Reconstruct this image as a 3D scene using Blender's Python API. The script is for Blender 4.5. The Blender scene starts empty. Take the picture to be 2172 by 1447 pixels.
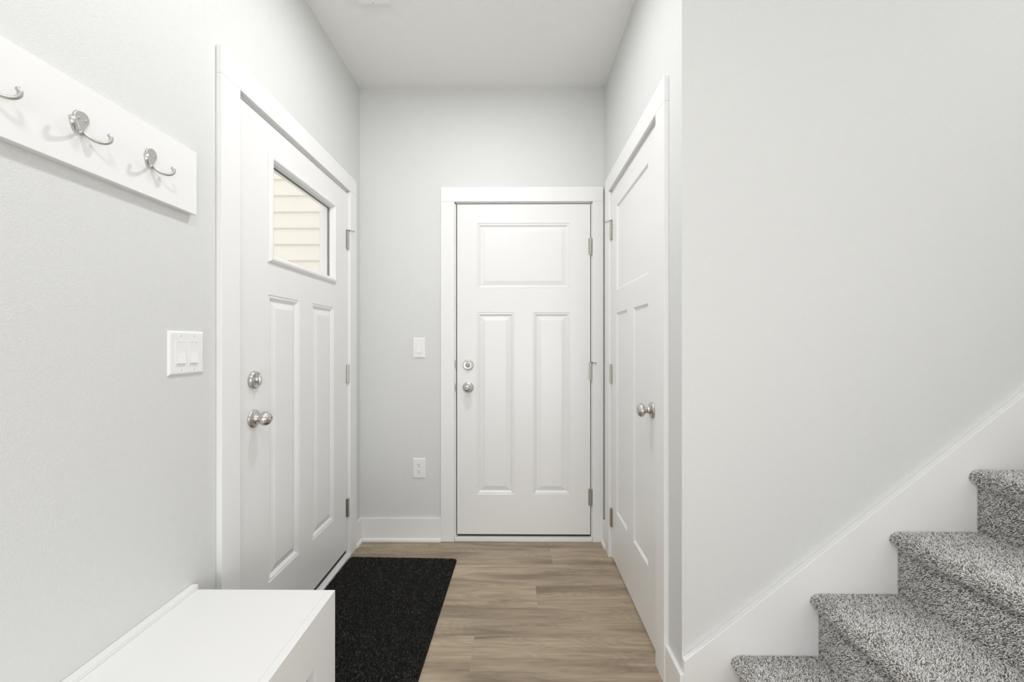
import bpy, math, random
from mathutils import Vector, Matrix
import numpy as np

# ------------------------------------------------------------------ camera, world, lights
SC = bpy.context.scene
COL = SC.collection
IMG_W, IMG_H = 2172, 1447
FOCAL_PX, CAM_YAW, HORIZON_Y, CAM_H = 855.0, 0.0077, 728.5, 1.205

cam_data = bpy.data.cameras.new('camera')
cam_data.sensor_fit = 'HORIZONTAL'
cam_data.sensor_width = 36.0
cam_data.lens = FOCAL_PX * 36.0 / IMG_W
cam_data.shift_y = (HORIZON_Y - IMG_H / 2) / IMG_W
cam_data.clip_start = 0.02
cam = bpy.data.objects.new('camera', cam_data)
COL.objects.link(cam)
cam.location = (0, 0, CAM_H)
cam.rotation_euler = (math.pi / 2, 0, CAM_YAW)
SC.camera = cam

SC.view_settings.view_transform = 'Standard'
SC.view_settings.look = 'None'
SC.view_settings.gamma = 1.0
SC.view_settings.use_curve_mapping = False
SC.view_settings.exposure = 0.0

world = bpy.data.worlds.new('sky')
SC.world = world
world.use_nodes = True
bgn = world.node_tree.nodes['Background']
bgn.inputs['Color'].default_value = (1.0, 0.997, 0.988, 1)
bgn.inputs['Strength'].default_value = 1.7


def area(name, loc, rot, size, power, color=(1, 1, 1), size_y=None, shape='RECTANGLE', spread=math.pi):
    d = bpy.data.lights.new(name, 'AREA')
    d.shape = shape
    d.size = size
    if shape == 'RECTANGLE':
        d.size_y = size_y or size
    d.energy = power
    d.color = color
    d.spread = spread
    o = bpy.data.objects.new(name, d)
    o.location = loc
    o.rotation_euler = rot
    COL.objects.link(o)
    return o


# the hall's flush ceiling lamp, daylight through the big rear windows, the upstairs lamp over the stairs,
# and added fill lights that have no lamp or window of their own
area('hall_lamp_light', (-0.20, 1.50, 2.735), (0, 0, 0), 0.13, 11.1, (1.0, 0.995, 0.985), shape='DISK')
area('rear_window_light', (0.45, -2.5, 0.80), (math.radians(90), 0, 0), 2.6, 28, (0.98, 0.99, 1.0), size_y=1.4)
area('side_fill_light', (3.1, -1.1, 0.9), (math.radians(90), 0, math.radians(90)), 2.4, 22, (0.98, 0.99, 1.0), size_y=1.5)  # added fill from the right; the far wall has no window
area('stairwell_light', (2.3, 0.55, 4.9), (0, 0, 0), 0.9, 17, (1.0, 0.995, 0.98))
area('stair_fill_light', (3.1, 0.83, 3.3), (math.radians(90), 0, math.radians(90)), 0.8, 10, (0.98, 0.99, 1.0), size_y=1.3)  # added fill high over the stairs, no window behind it
area('near_fill_light', (-0.15, 0.05, 2.735), (0, 0, 0), 0.3, 9.5, (0.985, 0.99, 1.0), shape='DISK')  # added fill above the camera, without any lamp fitting

# ------------------------------------------------------------------ materials
def new_mat(name):
    m = bpy.data.materials.new(name)
    m.use_nodes = True
    nt = m.node_tree
    return m, nt, nt.nodes['Principled BSDF']


def node(nt, kind, **kw):
    n = nt.nodes.new(kind)
    for k, v in kw.items():
        setattr(n, k, v)
    return n


def simple(name, col, rough=0.4, metal=0.0, ior=None):
    m, nt, p = new_mat(name)
    p.inputs['Base Color'].default_value = (*col, 1)
    p.inputs['Roughness'].default_value = rough
    p.inputs['Metallic'].default_value = metal
    if ior:
        p.inputs['IOR'].default_value = ior
    return m


def textured_paint(name, col, rough, scale, dist, strength=0.5, stretch=(1, 1, 1)):
    """Painted drywall with an orange-peel texture."""
    m, nt, p = new_mat(name)
    p.inputs['Base Color'].default_value = (*col, 1)
    p.inputs['Roughness'].default_value = rough
    tc = node(nt, 'ShaderNodeTexCoord')
    mp = node(nt, 'ShaderNodeMapping')
    mp.inputs['Scale'].default_value = stretch
    nt.links.new(tc.outputs['Object'], mp.inputs['Vector'])
    n1 = node(nt, 'ShaderNodeTexNoise')
    n1.inputs['Scale'].default_value = scale
    n1.inputs['Detail'].default_value = 1.5
    n1.inputs['Roughness'].default_value = 0.55
    nt.links.new(mp.outputs['Vector'], n1.inputs['Vector'])
    rp = node(nt, 'ShaderNodeValToRGB')
    rp.color_ramp.interpolation = 'EASE'
    rp.color_ramp.elements[0].position = 0.34
    rp.color_ramp.elements[1].position = 0.70
    nt.links.new(n1.outputs['Fac'], rp.inputs['Fac'])
    b = node(nt, 'ShaderNodeBump')
    b.inputs['Strength'].default_value = strength
    b.inputs['Distance'].default_value = dist
    nt.links.new(rp.outputs['Color'], b.inputs['Height'])
    nt.links.new(b.outputs['Normal'], p.inputs['Normal'])
    return m


WALL = (0.705, 0.712, 0.706)
M_wall = textured_paint('wall_paint', WALL, 0.55, 330.0, 0.0009, 0.34)
M_ceil = textured_paint('ceiling_paint', (0.87, 0.87, 0.85), 0.8, 190.0, 0.0014, 0.35)
M_trim = simple('trim_paint', (0.85, 0.85, 0.845), 0.38)
M_door = simple('door_paint', (0.84, 0.84, 0.835), 0.30)
M_bench = simple('bench_paint', (0.83, 0.83, 0.825), 0.42)
M_plastic = simple('white_plastic', (0.86, 0.86, 0.855), 0.32)
M_dark = simple('slot_black', (0.02, 0.02, 0.02), 0.6)
M_rubber = simple('weatherstrip_grey', (0.10, 0.10, 0.095), 0.7)
M_sweep = simple('sweep_black', (0.03, 0.03, 0.03), 0.6)
M_spacer = simple('glazing_spacer', (0.08, 0.08, 0.08), 0.5)
M_vinyl_trim = simple('vinyl_corner', (0.91, 0.91, 0.90), 0.5)
M_outdoor = simple('concrete', (0.55, 0.54, 0.52), 0.9)
M_frame = simple('window_vinyl', (0.85, 0.85, 0.85), 0.4)


def nickel(name, col=(0.60, 0.585, 0.56), rough=0.30):
    m, nt, p = new_mat(name)
    p.inputs['Base Color'].default_value = (*col, 1)
    p.inputs['Metallic'].default_value = 1.0
    p.inputs['Roughness'].default_value = rough
    p.inputs['Anisotropic'].default_value = 0.4
    return m


M_nickel = nickel('satin_nickel')
M_hinge = nickel('hinge_nickel', (0.52, 0.50, 0.46), 0.36)
M_hook = nickel('hook_nickel', (0.58, 0.57, 0.55), 0.38)
M_screw = nickel('screw_steel', (0.30, 0.29, 0.28), 0.4)

# clear glass
M_glass, nt, p = new_mat('clear_glass')
p.inputs['Base Color'].default_value = (1, 1, 1, 1)
p.inputs['Transmission Weight'].default_value = 1.0
p.inputs['Roughness'].default_value = 0.0
p.inputs['IOR'].default_value = 1.45

# cream lap siding
M_siding, nt, p = new_mat('cream_siding')
p.inputs['Roughness'].default_value = 0.6
tc = node(nt, 'ShaderNodeTexCoord')
mp = node(nt, 'ShaderNodeMapping')
mp.inputs['Scale'].default_value = (6, 1, 120)
nz = node(nt, 'ShaderNodeTexNoise')
nz.inputs['Scale'].default_value = 3.0
nz.inputs['Detail'].default_value = 4
mx = node(nt, 'ShaderNodeMix', data_type='RGBA')
mx.inputs[6].default_value = (0.82, 0.775, 0.69, 1)
mx.inputs[7].default_value = (0.86, 0.82, 0.74, 1)
nt.links.new(tc.outputs['Object'], mp.inputs['Vector'])
nt.links.new(mp.outputs['Vector'], nz.inputs['Vector'])
nt.links.new(nz.outputs['Fac'], mx.inputs[0])
nt.links.new(mx.outputs[2], p.inputs['Base Color'])

# floor: vinyl oak planks; each plank carries its own tone and offset
M_floor, nt, p = new_mat('oak_plank')
L = nt.links.new
tc = node(nt, 'ShaderNodeTexCoord')
at = node(nt, 'ShaderNodeAttribute', attribute_name='plank')
off = node(nt, 'ShaderNodeVectorMath', operation='MULTIPLY_ADD')
off.inputs[1].default_value = (17.3, 9.1, 23.7)
L(at.outputs['Color'], off.inputs[0])
L(tc.outputs['Object'], off.inputs[2])
mpg = node(nt, 'ShaderNodeMapping')
mpg.inputs['Scale'].default_value = (1.1, 9.0, 1.0)
L(off.outputs[0], mpg.inputs['Vector'])
big = node(nt, 'ShaderNodeTexNoise')
big.inputs['Scale'].default_value = 1.6
big.inputs['Detail'].default_value = 4
big.inputs['Roughness'].default_value = 0.5
big.inputs['Distortion'].default_value = 0.6
L(mpg.outputs['Vector'], big.inputs['Vector'])
mpf = node(nt, 'ShaderNodeMapping')
mpf.inputs['Scale'].default_value = (2.2, 55.0, 1.0)
L(off.outputs[0], mpf.inputs['Vector'])
fine = node(nt, 'ShaderNodeTexNoise')
fine.inputs['Scale'].default_value = 2.6
fine.inputs['Detail'].default_value = 5
fine.inputs['Roughness'].default_value = 0.6
L(mpf.outputs['Vector'], fine.inputs['Vector'])
# cathedral figure: contour lines of a stretched noise
mpc = node(nt, 'ShaderNodeMapping')
mpc.inputs['Scale'].default_value = (1.5, 7.0, 1.0)
L(off.outputs[0], mpc.inputs['Vector'])
cn = node(nt, 'ShaderNodeTexNoise')
cn.inputs['Scale'].default_value = 1.1
cn.inputs['Detail'].default_value = 1.5
L(mpc.outputs['Vector'], cn.inputs['Vector'])
mul = node(nt, 'ShaderNodeMath', operation='MULTIPLY')
mul.inputs[1].default_value = 150.0
L(cn.outputs['Fac'], mul.inputs[0])
sn = node(nt, 'ShaderNodeMath', operation='SINE')
L(mul.outputs[0], sn.inputs[0])
r1 = node(nt, 'ShaderNodeValToRGB')
r1.color_ramp.elements[0].position = 0.28
r1.color_ramp.elements[0].color = (0.215, 0.163, 0.110, 1)
r1.color_ramp.elements[1].position = 0.66
r1.color_ramp.elements[1].color = (0.500, 0.405, 0.290, 1)
e = r1.color_ramp.elements.new(0.48)
e.color = (0.400, 0.318, 0.224, 1)
L(big.outputs['Fac'], r1.inputs['Fac'])
m1 = node(nt, 'ShaderNodeMapRange')
m1.inputs['From Min'].default_value = 0.3
m1.inputs['From Max'].default_value = 0.7
m1.inputs['To Min'].default_value = 0.80
m1.inputs['To Max'].default_value = 1.14
L(fine.outputs['Fac'], m1.inputs['Value'])
m2 = node(nt, 'ShaderNodeMapRange')
m2.inputs['From Min'].default_value = -1
m2.inputs['From Max'].default_value = 1
m2.inputs['To Min'].default_value = 0.93
m2.inputs['To Max'].default_value = 1.03
L(sn.outputs[0], m2.inputs['Value'])
mph = node(nt, 'ShaderNodeMapping')
mph.inputs['Scale'].default_value = (5.0, 190.0, 1.0)
L(off.outputs[0], mph.inputs['Vector'])
hair = node(nt, 'ShaderNodeTexNoise')
hair.inputs['Scale'].default_value = 2.0
hair.inputs['Detail'].default_value = 3
L(mph.outputs['Vector'], hair.inputs['Vector'])
m4 = node(nt, 'ShaderNodeMapRange')
m4.inputs['From Min'].default_value = 0.30
m4.inputs['From Max'].default_value = 0.52
m4.inputs['To Min'].default_value = 0.80
m4.inputs['To Max'].default_value = 1.0
L(hair.outputs['Fac'], m4.inputs['Value'])
mm0 = node(nt, 'ShaderNodeMath', operation='MULTIPLY')
L(m1.outputs[0], mm0.inputs[0])
L(m4.outputs[0], mm0.inputs[1])
mm = node(nt, 'ShaderNodeMath', operation='MULTIPLY')
L(mm0.outputs[0], mm.inputs[0])
L(m2.outputs[0], mm.inputs[1])
sep = node(nt, 'ShaderNodeSeparateColor')
L(at.outputs['Color'], sep.inputs[0])
m3 = node(nt, 'ShaderNodeMapRange')
m3.inputs['To Min'].default_value = 0.92
m3.inputs['To Max'].default_value = 1.10
L(sep.outputs[0], m3.inputs['Value'])
mm2 = node(nt, 'ShaderNodeMath', operation='MULTIPLY')
L(mm.outputs[0], mm2.inputs[0])
L(m3.outputs[0], mm2.inputs[1])
vm = node(nt, 'ShaderNodeVectorMath', operation='SCALE')
L(r1.outputs['Color'], vm.inputs[0])
L(mm2.outputs[0], vm.inputs['Scale'])
L(vm.outputs[0], p.inputs['Base Color'])
p.inputs['Roughness'].default_value = 0.48
bp = node(nt, 'ShaderNodeBump')
bp.inputs['Strength'].default_value = 0.15
bp.inputs['Distance'].default_value = 0.001
L(fine.outputs['Fac'], bp.inputs['Height'])
L(bp.outputs['Normal'], p.inputs['Normal'])


def tuft_mat(name, stops, rough):
    m, nt, p = new_mat(name)
    at = node(nt, 'ShaderNodeAttribute', attribute_name='yarn')
    r = node(nt, 'ShaderNodeValToRGB')
    r.color_ramp.interpolation = 'CONSTANT'
    els = r.color_ramp.elements
    els[0].position, els[0].color = stops[0][0], (*stops[0][1], 1)
    els[1].position, els[1].color = stops[1][0], (*stops[1][1], 1)
    for pos, c in stops[2:]:
        e = els.new(pos)
        e.color = (*c, 1)
    nt.links.new(at.outputs['Fac'], r.inputs['Fac'])
    nt.links.new(r.outputs['Color'], p.inputs['Base Color'])
    p.inputs['Roughness'].default_value = rough
    p.inputs['Specular IOR Level'].default_value = 0.25
    return m


M_carpet = tuft_mat('heather_carpet', [(0.0, (0.22, 0.205, 0.19)), (0.13, (0.48, 0.46, 0.435)),
                                       (0.34, (0.76, 0.745, 0.725)), (0.60, (0.93, 0.925, 0.915))], 0.85)
M_mat = tuft_mat('black_mat_loops', [(0.0, (0.007, 0.007, 0.007)), (0.45, (0.018, 0.018, 0.017)),
                                     (0.72, (0.045, 0.044, 0.041)), (0.92, (0.12, 0.117, 0.11))], 0.5)
M_lamp, nt, p = new_mat('lamp_diffuser')
p.inputs['Base Color'].default_value = (0.9, 0.9, 0.9, 1)
p.inputs['Emission Color'].default_value = (1, 0.98, 0.95, 1)
p.inputs['Emission Strength'].default_value = 4.0

# ------------------------------------------------------------------ mesh helpers
WORLD_LOC = {}


class MB:
    def __init__(self):
        self.v, self.f, self.sm = [], [], []

    def add(self, verts, faces, smooth=False):
        b = len(self.v)
        self.v += [tuple(map(float, q)) for q in verts]
        self.f += [tuple(b + i for i in fc) for fc in faces]
        self.sm += [smooth] * len(faces)
        return self

    def box(self, x0, x1, y0, y1, z0, z1):
        v = [(x, y, z) for x in (x0, x1) for y in (y0, y1) for z in (z0, z1)]
        return self.add(v, [(0, 1, 3, 2), (4, 6, 7, 5), (0, 4, 5, 1), (2, 3, 7, 6), (0, 2, 6, 4), (1, 5, 7, 3)])

    def prism(self, poly, axis, a0, a1):
        """poly: list of 2D points in the plane normal to axis ('x','y','z'), extruded a0..a1."""
        def mk(pt, a):
            u, w = pt
            return {'x': (a, u, w), 'y': (u, a, w), 'z': (u, w, a)}[axis]
        n = len(poly)
        v = [mk(q, a0) for q in poly] + [mk(q, a1) for q in poly]
        f = [tuple(range(n)), tuple(range(2 * n - 1, n - 1, -1))]
        f += [(i, n + i, n + (i + 1) % n, (i + 1) % n) for i in range(n)]
        return self.add(v, f)

    def lathe(self, c, axis, prof, seg=40, sx=1.0):
        """prof: (distance along axis, radius)."""
        ax = Vector(axis).normalized()
        up = Vector((0, 0, 1)) if abs(ax.z) < 0.9 else Vector((0, 1, 0))
        s1 = up.cross(ax).normalized()
        s2 = ax.cross(s1)
        c = Vector(c)
        v, f = [], []
        for d, r in prof:
            for i in range(seg):
                t = 2 * math.pi * i / seg
                v.append(c + ax * d + (s1 * math.cos(t) * sx + s2 * math.sin(t)) * max(r, 1e-5))
        for k in range(len(prof) - 1):
            for i in range(seg):
                j = (i + 1) % seg
                f.append((k * seg + i, k * seg + j, (k + 1) * seg + j, (k + 1) * seg + i))
        f.append(tuple(range(seg - 1, -1, -1)))
        f.append(tuple((len(prof) - 1) * seg + i for i in range(seg)))
        return self.add(v, f, True)

    def tube(self, pts, radii, seg=14, flat=None):
        """swept round bar; flat = per-point (sx, sy) squash of the section."""
        pts = [Vector(q) for q in pts]
        n = len(pts)
        if not hasattr(radii, '__len__'):
            radii = [radii] * n
        v, f = [], []
        prev = None
        for i, q in enumerate(pts):
            t = (pts[min(i + 1, n - 1)] - pts[max(i - 1, 0)]).normalized()
            if prev is None:
                a = Vector((0, 0, 1)) if abs(t.z) < 0.9 else Vector((1, 0, 0))
                s1 = t.cross(a).normalized()
            else:
                s1 = (prev - t * prev.dot(t)).normalized()
            prev = s1
            s2 = t.cross(s1)
            fx, fy = flat[i] if flat else (1, 1)
            for k in range(seg):
                th = 2 * math.pi * k / seg
                v.append(q + (s1 * math.cos(th) * fx + s2 * math.sin(th) * fy) * radii[i])
        for i in range(n - 1):
            for k in range(seg):
                j = (k + 1) % seg
                f.append((i * seg + k, i * seg + j, (i + 1) * seg + j, (i + 1) * seg + k))
        f.append(tuple(range(seg - 1, -1, -1)))
        f.append(tuple((n - 1) * seg + k for k in range(seg)))
        return self.add(v, f, True)

    def build(self, name, mat, parent=None, origin=None, bevel=0.0, seg=2):
        if origin is None:
            a = np.array(self.v)
            lo, hi = a.min(0), a.max(0)
            origin = ((lo[0] + hi[0]) / 2, (lo[1] + hi[1]) / 2, lo[2])
        origin = Vector(origin)
        me = bpy.data.meshes.new(name)
        me.from_pydata([Vector(q) - origin for q in self.v], [], self.f)
        me.polygons.foreach_set('use_smooth', self.sm)
        me.materials.append(mat)
        me.update()
        o = bpy.data.objects.new(name, me)
        COL.objects.link(o)
        WORLD_LOC[o.name] = origin
        if parent is not None:
            o.parent = parent
            o.location = origin - WORLD_LOC[parent.name]
        else:
            o.location = origin
        if bevel:
            b = o.modifiers.new('edge', 'BEVEL')
            b.width = bevel
            b.segments = seg
            b.limit_method = 'ANGLE'
            b.angle_limit = math.radians(40)
            b.harden_normals = False
        # consistent outward normals
        import bmesh
        bm = bmesh.new()
        bm.from_mesh(me)
        bmesh.ops.recalc_face_normals(bm, faces=bm.faces)
        bm.to_mesh(me)
        bm.free()
        return o


def tag(o, label=None, cat=None, group=None, kind=None):
    if label:
        o['label'] = label
    if cat:
        o['category'] = cat
    if group:
        o['group'] = group
    if kind:
        o['kind'] = kind
    return o


def empty(name, loc, label, cat, group=None, kind=None):
    o = bpy.data.objects.new(name, None)
    o.empty_display_size = 0.05
    COL.objects.link(o)
    o.location = loc
    WORLD_LOC[o.name] = Vector(loc)
    return tag(o, label, cat, group, kind)


def struct(o, label, cat):
    return tag(o, label, cat, kind='structure')


# ------------------------------------------------------------------ dimensions
XL, XR = -0.950, 0.544          # hall side walls
YB = 2.462                      # wall with the back door
YS = 1.319                      # wall beside the stairs
HC = 2.765                      # ceiling
T = 0.018                       # casing thickness
YR = -2.6                       # rear wall of the room behind the camera
XF = 3.2                        # far right wall
HU = 5.3                        # ceiling over the stairs
YN = 0.355                      # near edge of the stairs

# door openings in the walls: (lo, hi, top)
FD = (1.3613, 2.2763, 2.066)    # front door, in the left wall (y range)
BD = (-0.3692, 0.4698, 2.066)   # back door, in the back wall (x range)
CD = (1.5163, 2.2735, 2.064)    # closet door, in the right wall (y range)
J = 0.010                       # jamb reveal visible beside the casing

# ------------------------------------------------------------------ room shell
m = MB()
# floor planks run along x, 0.1785 wide; joints as seen in the photograph
rnd = random.Random(4)
PW, PL = 0.1785, 1.22
joints = {-1: 0.70, 0: 0.206, 1: 0.66, 2: 0.102, 3: 0.60, 4: -0.167, 5: 0.80}
pl_cols = []
v, f = [], []
k = -1
while True:
    y1 = 2.372 - PW * (k)
    y0 = y1 - PW
    if y1 < YR:
        break
    yy1, yy0 = min(y1, YB + 0.12), max(y0, YR)
    j0 = joints.get(k, rnd.uniform(-0.6, 0.6) + 0.75)
    xs = [j0 + PL * n for n in range(-3, 5)]
    prevx = XL - 0.16
    for xj in xs + [XF]:
        if xj <= prevx:
            continue
        x1 = min(xj, XF)
        c = (rnd.random(), rnd.random(), rnd.random())
        g = 0.00022
        b = len(v)
        v += [(prevx + g, yy0 + g, 0), (x1 - g, yy0 + g, 0), (x1 - g, yy1 - g, 0), (prevx + g, yy1 - g, 0)]
        f.append((b, b + 1, b + 2, b + 3))
        pl_cols.append(c)
        prevx = x1
        if x1 >= XF:
            break
    k += 1
m.add(v, f)
npl = len(f)
m.box(XL - 0.16, XF, YR, YB + 0.12, -0.12, -0.0006)
floor = m.build('floor', M_floor, origin=(0, 0, 0))
me = floor.data
ca = me.attributes.new('plank', 'FLOAT_COLOR', 'FACE')
for i in range(len(me.polygons)):
    c = pl_cols[i] if i < npl else (0.2, 0.2, 0.2)
    ca.data[i].color = (*c, 1)
struct(floor, 'light brown oak plank floor running across the hall', 'floor')


REAR_WINDOWS = [(-0.75, 1.85, 0.12, 2.40), (2.05, 2.95, 0.9, 2.3)]


def wall_with_opening(axis, a, b, lo, hi, z1, openings, mat, name, label):
    """wall slab: axis 'x' = normal along x, occupying a..b; runs lo..hi along the other axis."""
    m = MB()
    def bx(u0, u1, z0, z1):
        if u1 - u0 < 1e-6 or z1 - z0 < 1e-6:
            return
        if axis == 'x':
            m.box(a, b, u0, u1, z0, z1)
        else:
            m.box(u0, u1, a, b, z0, z1)
    cur = lo
    for (o0, o1, zb, zt) in sorted(openings):
        bx(cur, o0, 0, z1)
        bx(o0, o1, 0, zb)
        bx(o0, o1, zt, z1)
        cur = o1
    bx(cur, hi, 0, z1)
    o = m.build(name, mat, origin=(0, 0, 0))
    return struct(o, label, 'wall')


wall_with_opening('x', XL - 0.16, XL, YR, YB, HC + 0.2, [(FD[0], FD[1], 0, FD[2])], M_wall, 'wall_left',
                  'pale grey textured wall on the left with coat rack and front door')
wall_with_opening('y', YB, YB + 0.12, XL - 0.16, XR + 0.12, HC + 0.2, [(BD[0], BD[1], 0, BD[2])], M_wall, 'wall_back',
                  'pale grey wall at the end of the hall around the back door')
wall_with_opening('x', XR, XR + 0.12, YS + 0.12, YB, HC + 0.2, [(CD[0], CD[1], 0, CD[2])], M_wall, 'wall_right',
                  'narrow pale grey hall wall on the right holding the closet door')
wall_with_opening('y', YS, YS + 0.12, XR, XF, HU, [], M_wall, 'wall_stairs',
                  'broad pale grey textured wall rising beside the carpeted stairs')
wall_with_opening('x', XF, XF + 0.12, YR, YS + 0.12, HU, [], M_wall, 'wall_far_right',
                  'pale grey wall closing the house beyond the stairs')
wall_with_opening('y', YR - 0.12, YR, XL - 0.16, XF + 0.12, HU, REAR_WINDOWS, M_wall, 'wall_rear',
                  'pale grey window wall behind the camera')
m = MB()
m.box(XL - 0.16, XR + 0.0, YN, YB + 0.12, HC, HC + 0.2)
m.box(XL - 0.16, XF, YR, YN, HC, HC + 0.2)
struct(m.build('ceiling', M_ceil, origin=(0, 0, HC)), 'greyish white textured ceiling over the hall', 'ceiling')
m = MB()
m.box(XL, XF, YR, YS + 0.12, HU, HU + 0.1)
struct(m.build('ceiling.001', M_ceil, origin=(0, 0, HU)), 'ceiling above the stairwell', 'ceiling')
m = MB()
m.box(XR - 0.12, XR, YN - 0.12, YS, HC + 0.2, HU)
m.box(XR - 0.12, XF, YN - 0.12, YN, HC + 0.2, HU)
m.build('wall_stairwell', M_wall, origin=(0, 0, HC))
struct(bpy.data.objects['wall_stairwell'], 'upper stairwell walls above the hall ceiling', 'wall')

# rear windows (frames; the openings let the daylight in)
for i, (x0, x1, z0, z1) in enumerate(REAR_WINDOWS):
    m = MB()
    t = 0.05
    ya, yb = YR - 0.09, YR - 0.03
    m.box(x0, x1, ya, yb, z0, z0 + t).box(x0, x1, ya, yb, z1 - t, z1)
    m.box(x0, x0 + t, ya, yb, z0, z1).box(x1 - t, x1, ya, yb, z0, z1)
    m.box((x0 + x1) / 2 - 0.02, (x0 + x1) / 2 + 0.02, ya, yb, z0, z1)
    struct(m.build('window_%d' % (i + 1), M_frame, bevel=0.003),
           ['wide white framed window behind the camera', 'smaller white framed window behind the camera'][i], 'window')

# ------------------------------------------------------------------ casings, jambs, baseboards
CW = 0.0885


def casing_side(name, side, o0, o1, ztop, n0, n1, label, far_w=None):
    """flat stock door casing on a side wall; side=-1 left wall, +1 right wall."""
    xw = XL if side < 0 else XR
    xf = xw + T if side < 0 else xw - T
    a, b = sorted((xw, xf))
    root = empty(name, ((a + b) / 2, (o0 + o1) / 2, 0), label, 'door casing', kind='structure')
    MB().box(a, b, n0, o0, 0, ztop).build('side_casing', M_trim, root, bevel=0.0012)
    MB().box(a, b, o1, n1, 0, ztop).build('side_casing', M_trim, root, bevel=0.0012)
    MB().box(a, b, n0, n1, ztop + 0.0006, ztop + CW + 0.001).build('head_casing', M_trim, root, bevel=0.0012)
    # jambs, set back behind the casing edge, running through the wall
    d0, d1 = (xw - 0.155, xw - 0.0005) if side < 0 else (xw + 0.0005, xw + 0.115)
    m = MB()
    m.box(d0, d1, o0 - 0.02, o0 + 0.001, 0, ztop + 0.02)
    m.box(d0, d1, o1 - 0.006, o1 + 0.02, 0, ztop + 0.02)
    m.box(d0, d1, o0 - 0.02, o1 + 0.02, ztop - 0.007, ztop + 0.02)
    m.build('jamb', M_trim, root)
    # stop moulding with weatherstrip behind the slab
    s0, s1 = (xw - 0.085, xw - 0.048) if side < 0 else (xw + 0.040, xw + 0.075)
    m = MB()
    m.box(s0, s1, o0 + 0.001, o0 + 0.016, 0, ztop - 0.007)
    m.box(s0, s1, o1 - 0.021, o1 - 0.006, 0, ztop - 0.007)
    m.box(s0, s1, o0 + 0.001, o1 - 0.006, ztop - 0.022, ztop - 0.007)
    m.build('door_stop_moulding', M_rubber, root)
    return root


trim_f = casing_side('trim_1', -1, FD[0], FD[1], 2.0660, 1.2735, 2.3655,
                     'white flat casing around the front door in the left wall')
trim_c = casing_side('trim_2', 1, CD[0], CD[1], 2.0635, 1.4283, 2.3655,
                     'white flat casing around the closet door in the right wall')
# back casing
root = empty('trim_3', ((BD[0] + BD[1]) / 2, YB, 0), 'white flat casing around the back door at the end of the hall', 'door casing', kind='structure')
trim_b = root
ya, yb = YB - T, YB
xo0, xo1 = -0.4512, 0.5335
zt = 2.0655
MB().box(xo0, BD[0], ya, yb, 0, zt).build('side_casing', M_trim, root, bevel=0.0012)
MB().box(BD[1], xo1, ya, yb, 0, zt).build('side_casing', M_trim, root, bevel=0.0012)
MB().box(xo0, xo1, ya, yb, zt + 0.0006, zt + CW).build('head_casing', M_trim, root, bevel=0.0012)
m = MB()
m.box(BD[0] - 0.02, -0.3612, YB + 0.0005, YB + 0.115, 0, zt + 0.02)
m.box(0.4640, BD[1] + 0.02, YB + 0.0005, YB + 0.115, 0, zt + 0.02)
m.box(BD[0] - 0.02, BD[1] + 0.02, YB + 0.0005, YB + 0.115, zt - 0.0045, zt + 0.02)
m.build('jamb', M_trim, root)
m = MB()
m.box(-0.3612, -0.340, YB + 0.046, YB + 0.08, 0.02, zt - 0.007)
m.box(0.444, 0.4640, YB + 0.046, YB + 0.08, 0.02, zt - 0.007)
m.box(-0.3612, 0.4640, YB + 0.046, YB + 0.08, zt - 0.024, zt - 0.0045)
m.build('door_stop_moulding', M_rubber, root)
# strike plates on the latch jamb
for z in (1.076, 0.934):
    m = MB()
    zz = [-0.029 + 0.058 * i / 12 for i in range(13)]
    poly = [(-0.3585, z - 0.030)] + [(-0.3612 - 0.0065 * math.sqrt(max(0, 1 - (a / 0.0295) ** 2)) , z + a) for a in zz] + [(-0.3585, z + 0.030)]
    m.prism(poly, 'y', YB - 0.0012, YB + 0.0005)
    m.box(-0.3614, -0.3598, YB + 0.0005, YB + 0.03, z - 0.03, z + 0.03)
    tag(m.build('strike_plate', M_screw, root), 'dark nickel strike plate')

# thresholds
MB().box(BD[0] + 0.001, BD[1] - 0.001, YB - 0.012, YB + 0.11, -0.001, 0.0235).build('threshold', M_trim, trim_b, bevel=0.002)
m = MB()
m.box(XL - 0.155, XL + 0.004, FD[0] + 0.001, FD[1] - 0.001, 0.0, 0.019)
m.box(XL + 0.004, XL + 0.0215, FD[0] + 0.001, FD[1] - 0.001, 0.0, 0.016)
m.build('threshold', M_trim, trim_f, bevel=0.0015)

BBH, BBT = 0.1387, 0.014


def baseboard(name, label, segs, shoe=True):
    root = empty(name, segs[0][4], label, 'baseboard', kind='structure')
    b = MB()
    for (x0, x1, y0, y1, _) in segs:
        b.box(x0, x1, y0, y1, 0, BBH)
    b.build('board', M_trim, root, bevel=0.001)
    return root


bb = baseboard('baseboard_back', 'white baseboard left of the back door', [(XL, xo0, YB - BBT, YB, (-0.7, YB, 0))])
# quarter-round style shoe in front of it
m = MB()
m.prism([(YB - BBT, 0), (YB - BBT, 0.019), (YB - BBT - 0.004, 0.0185), (YB - BBT - 0.0095, 0.014), (YB - BBT - 0.0115, 0.006), (YB - BBT - 0.0115, 0)], 'x', XL + BBT + 0.0115, xo0)
m.build('shoe_moulding', M_trim, bb)
bl = baseboard('baseboard_left', 'short white baseboard between front door casing and corner', [(XL, XL + BBT, 2.3655, YB - BBT, (XL, 2.4, 0))])
m = MB()
m.prism([(XL + BBT, 0), (XL + BBT, 0.019), (XL + BBT + 0.004, 0.0185), (XL + BBT + 0.0095, 0.014), (XL + BBT + 0.0115, 0.006), (XL + BBT + 0.0115, 0)], 'y', 2.3655, YB - BBT)
m.build('shoe_moulding', M_trim, bl)
br = baseboard('baseboard_right', 'short white baseboard piece beyond the closet door casing', [(XR - BBT, XR, 2.3655, YB - T, (XR, 2.4, 0))])
m = MB()
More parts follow.
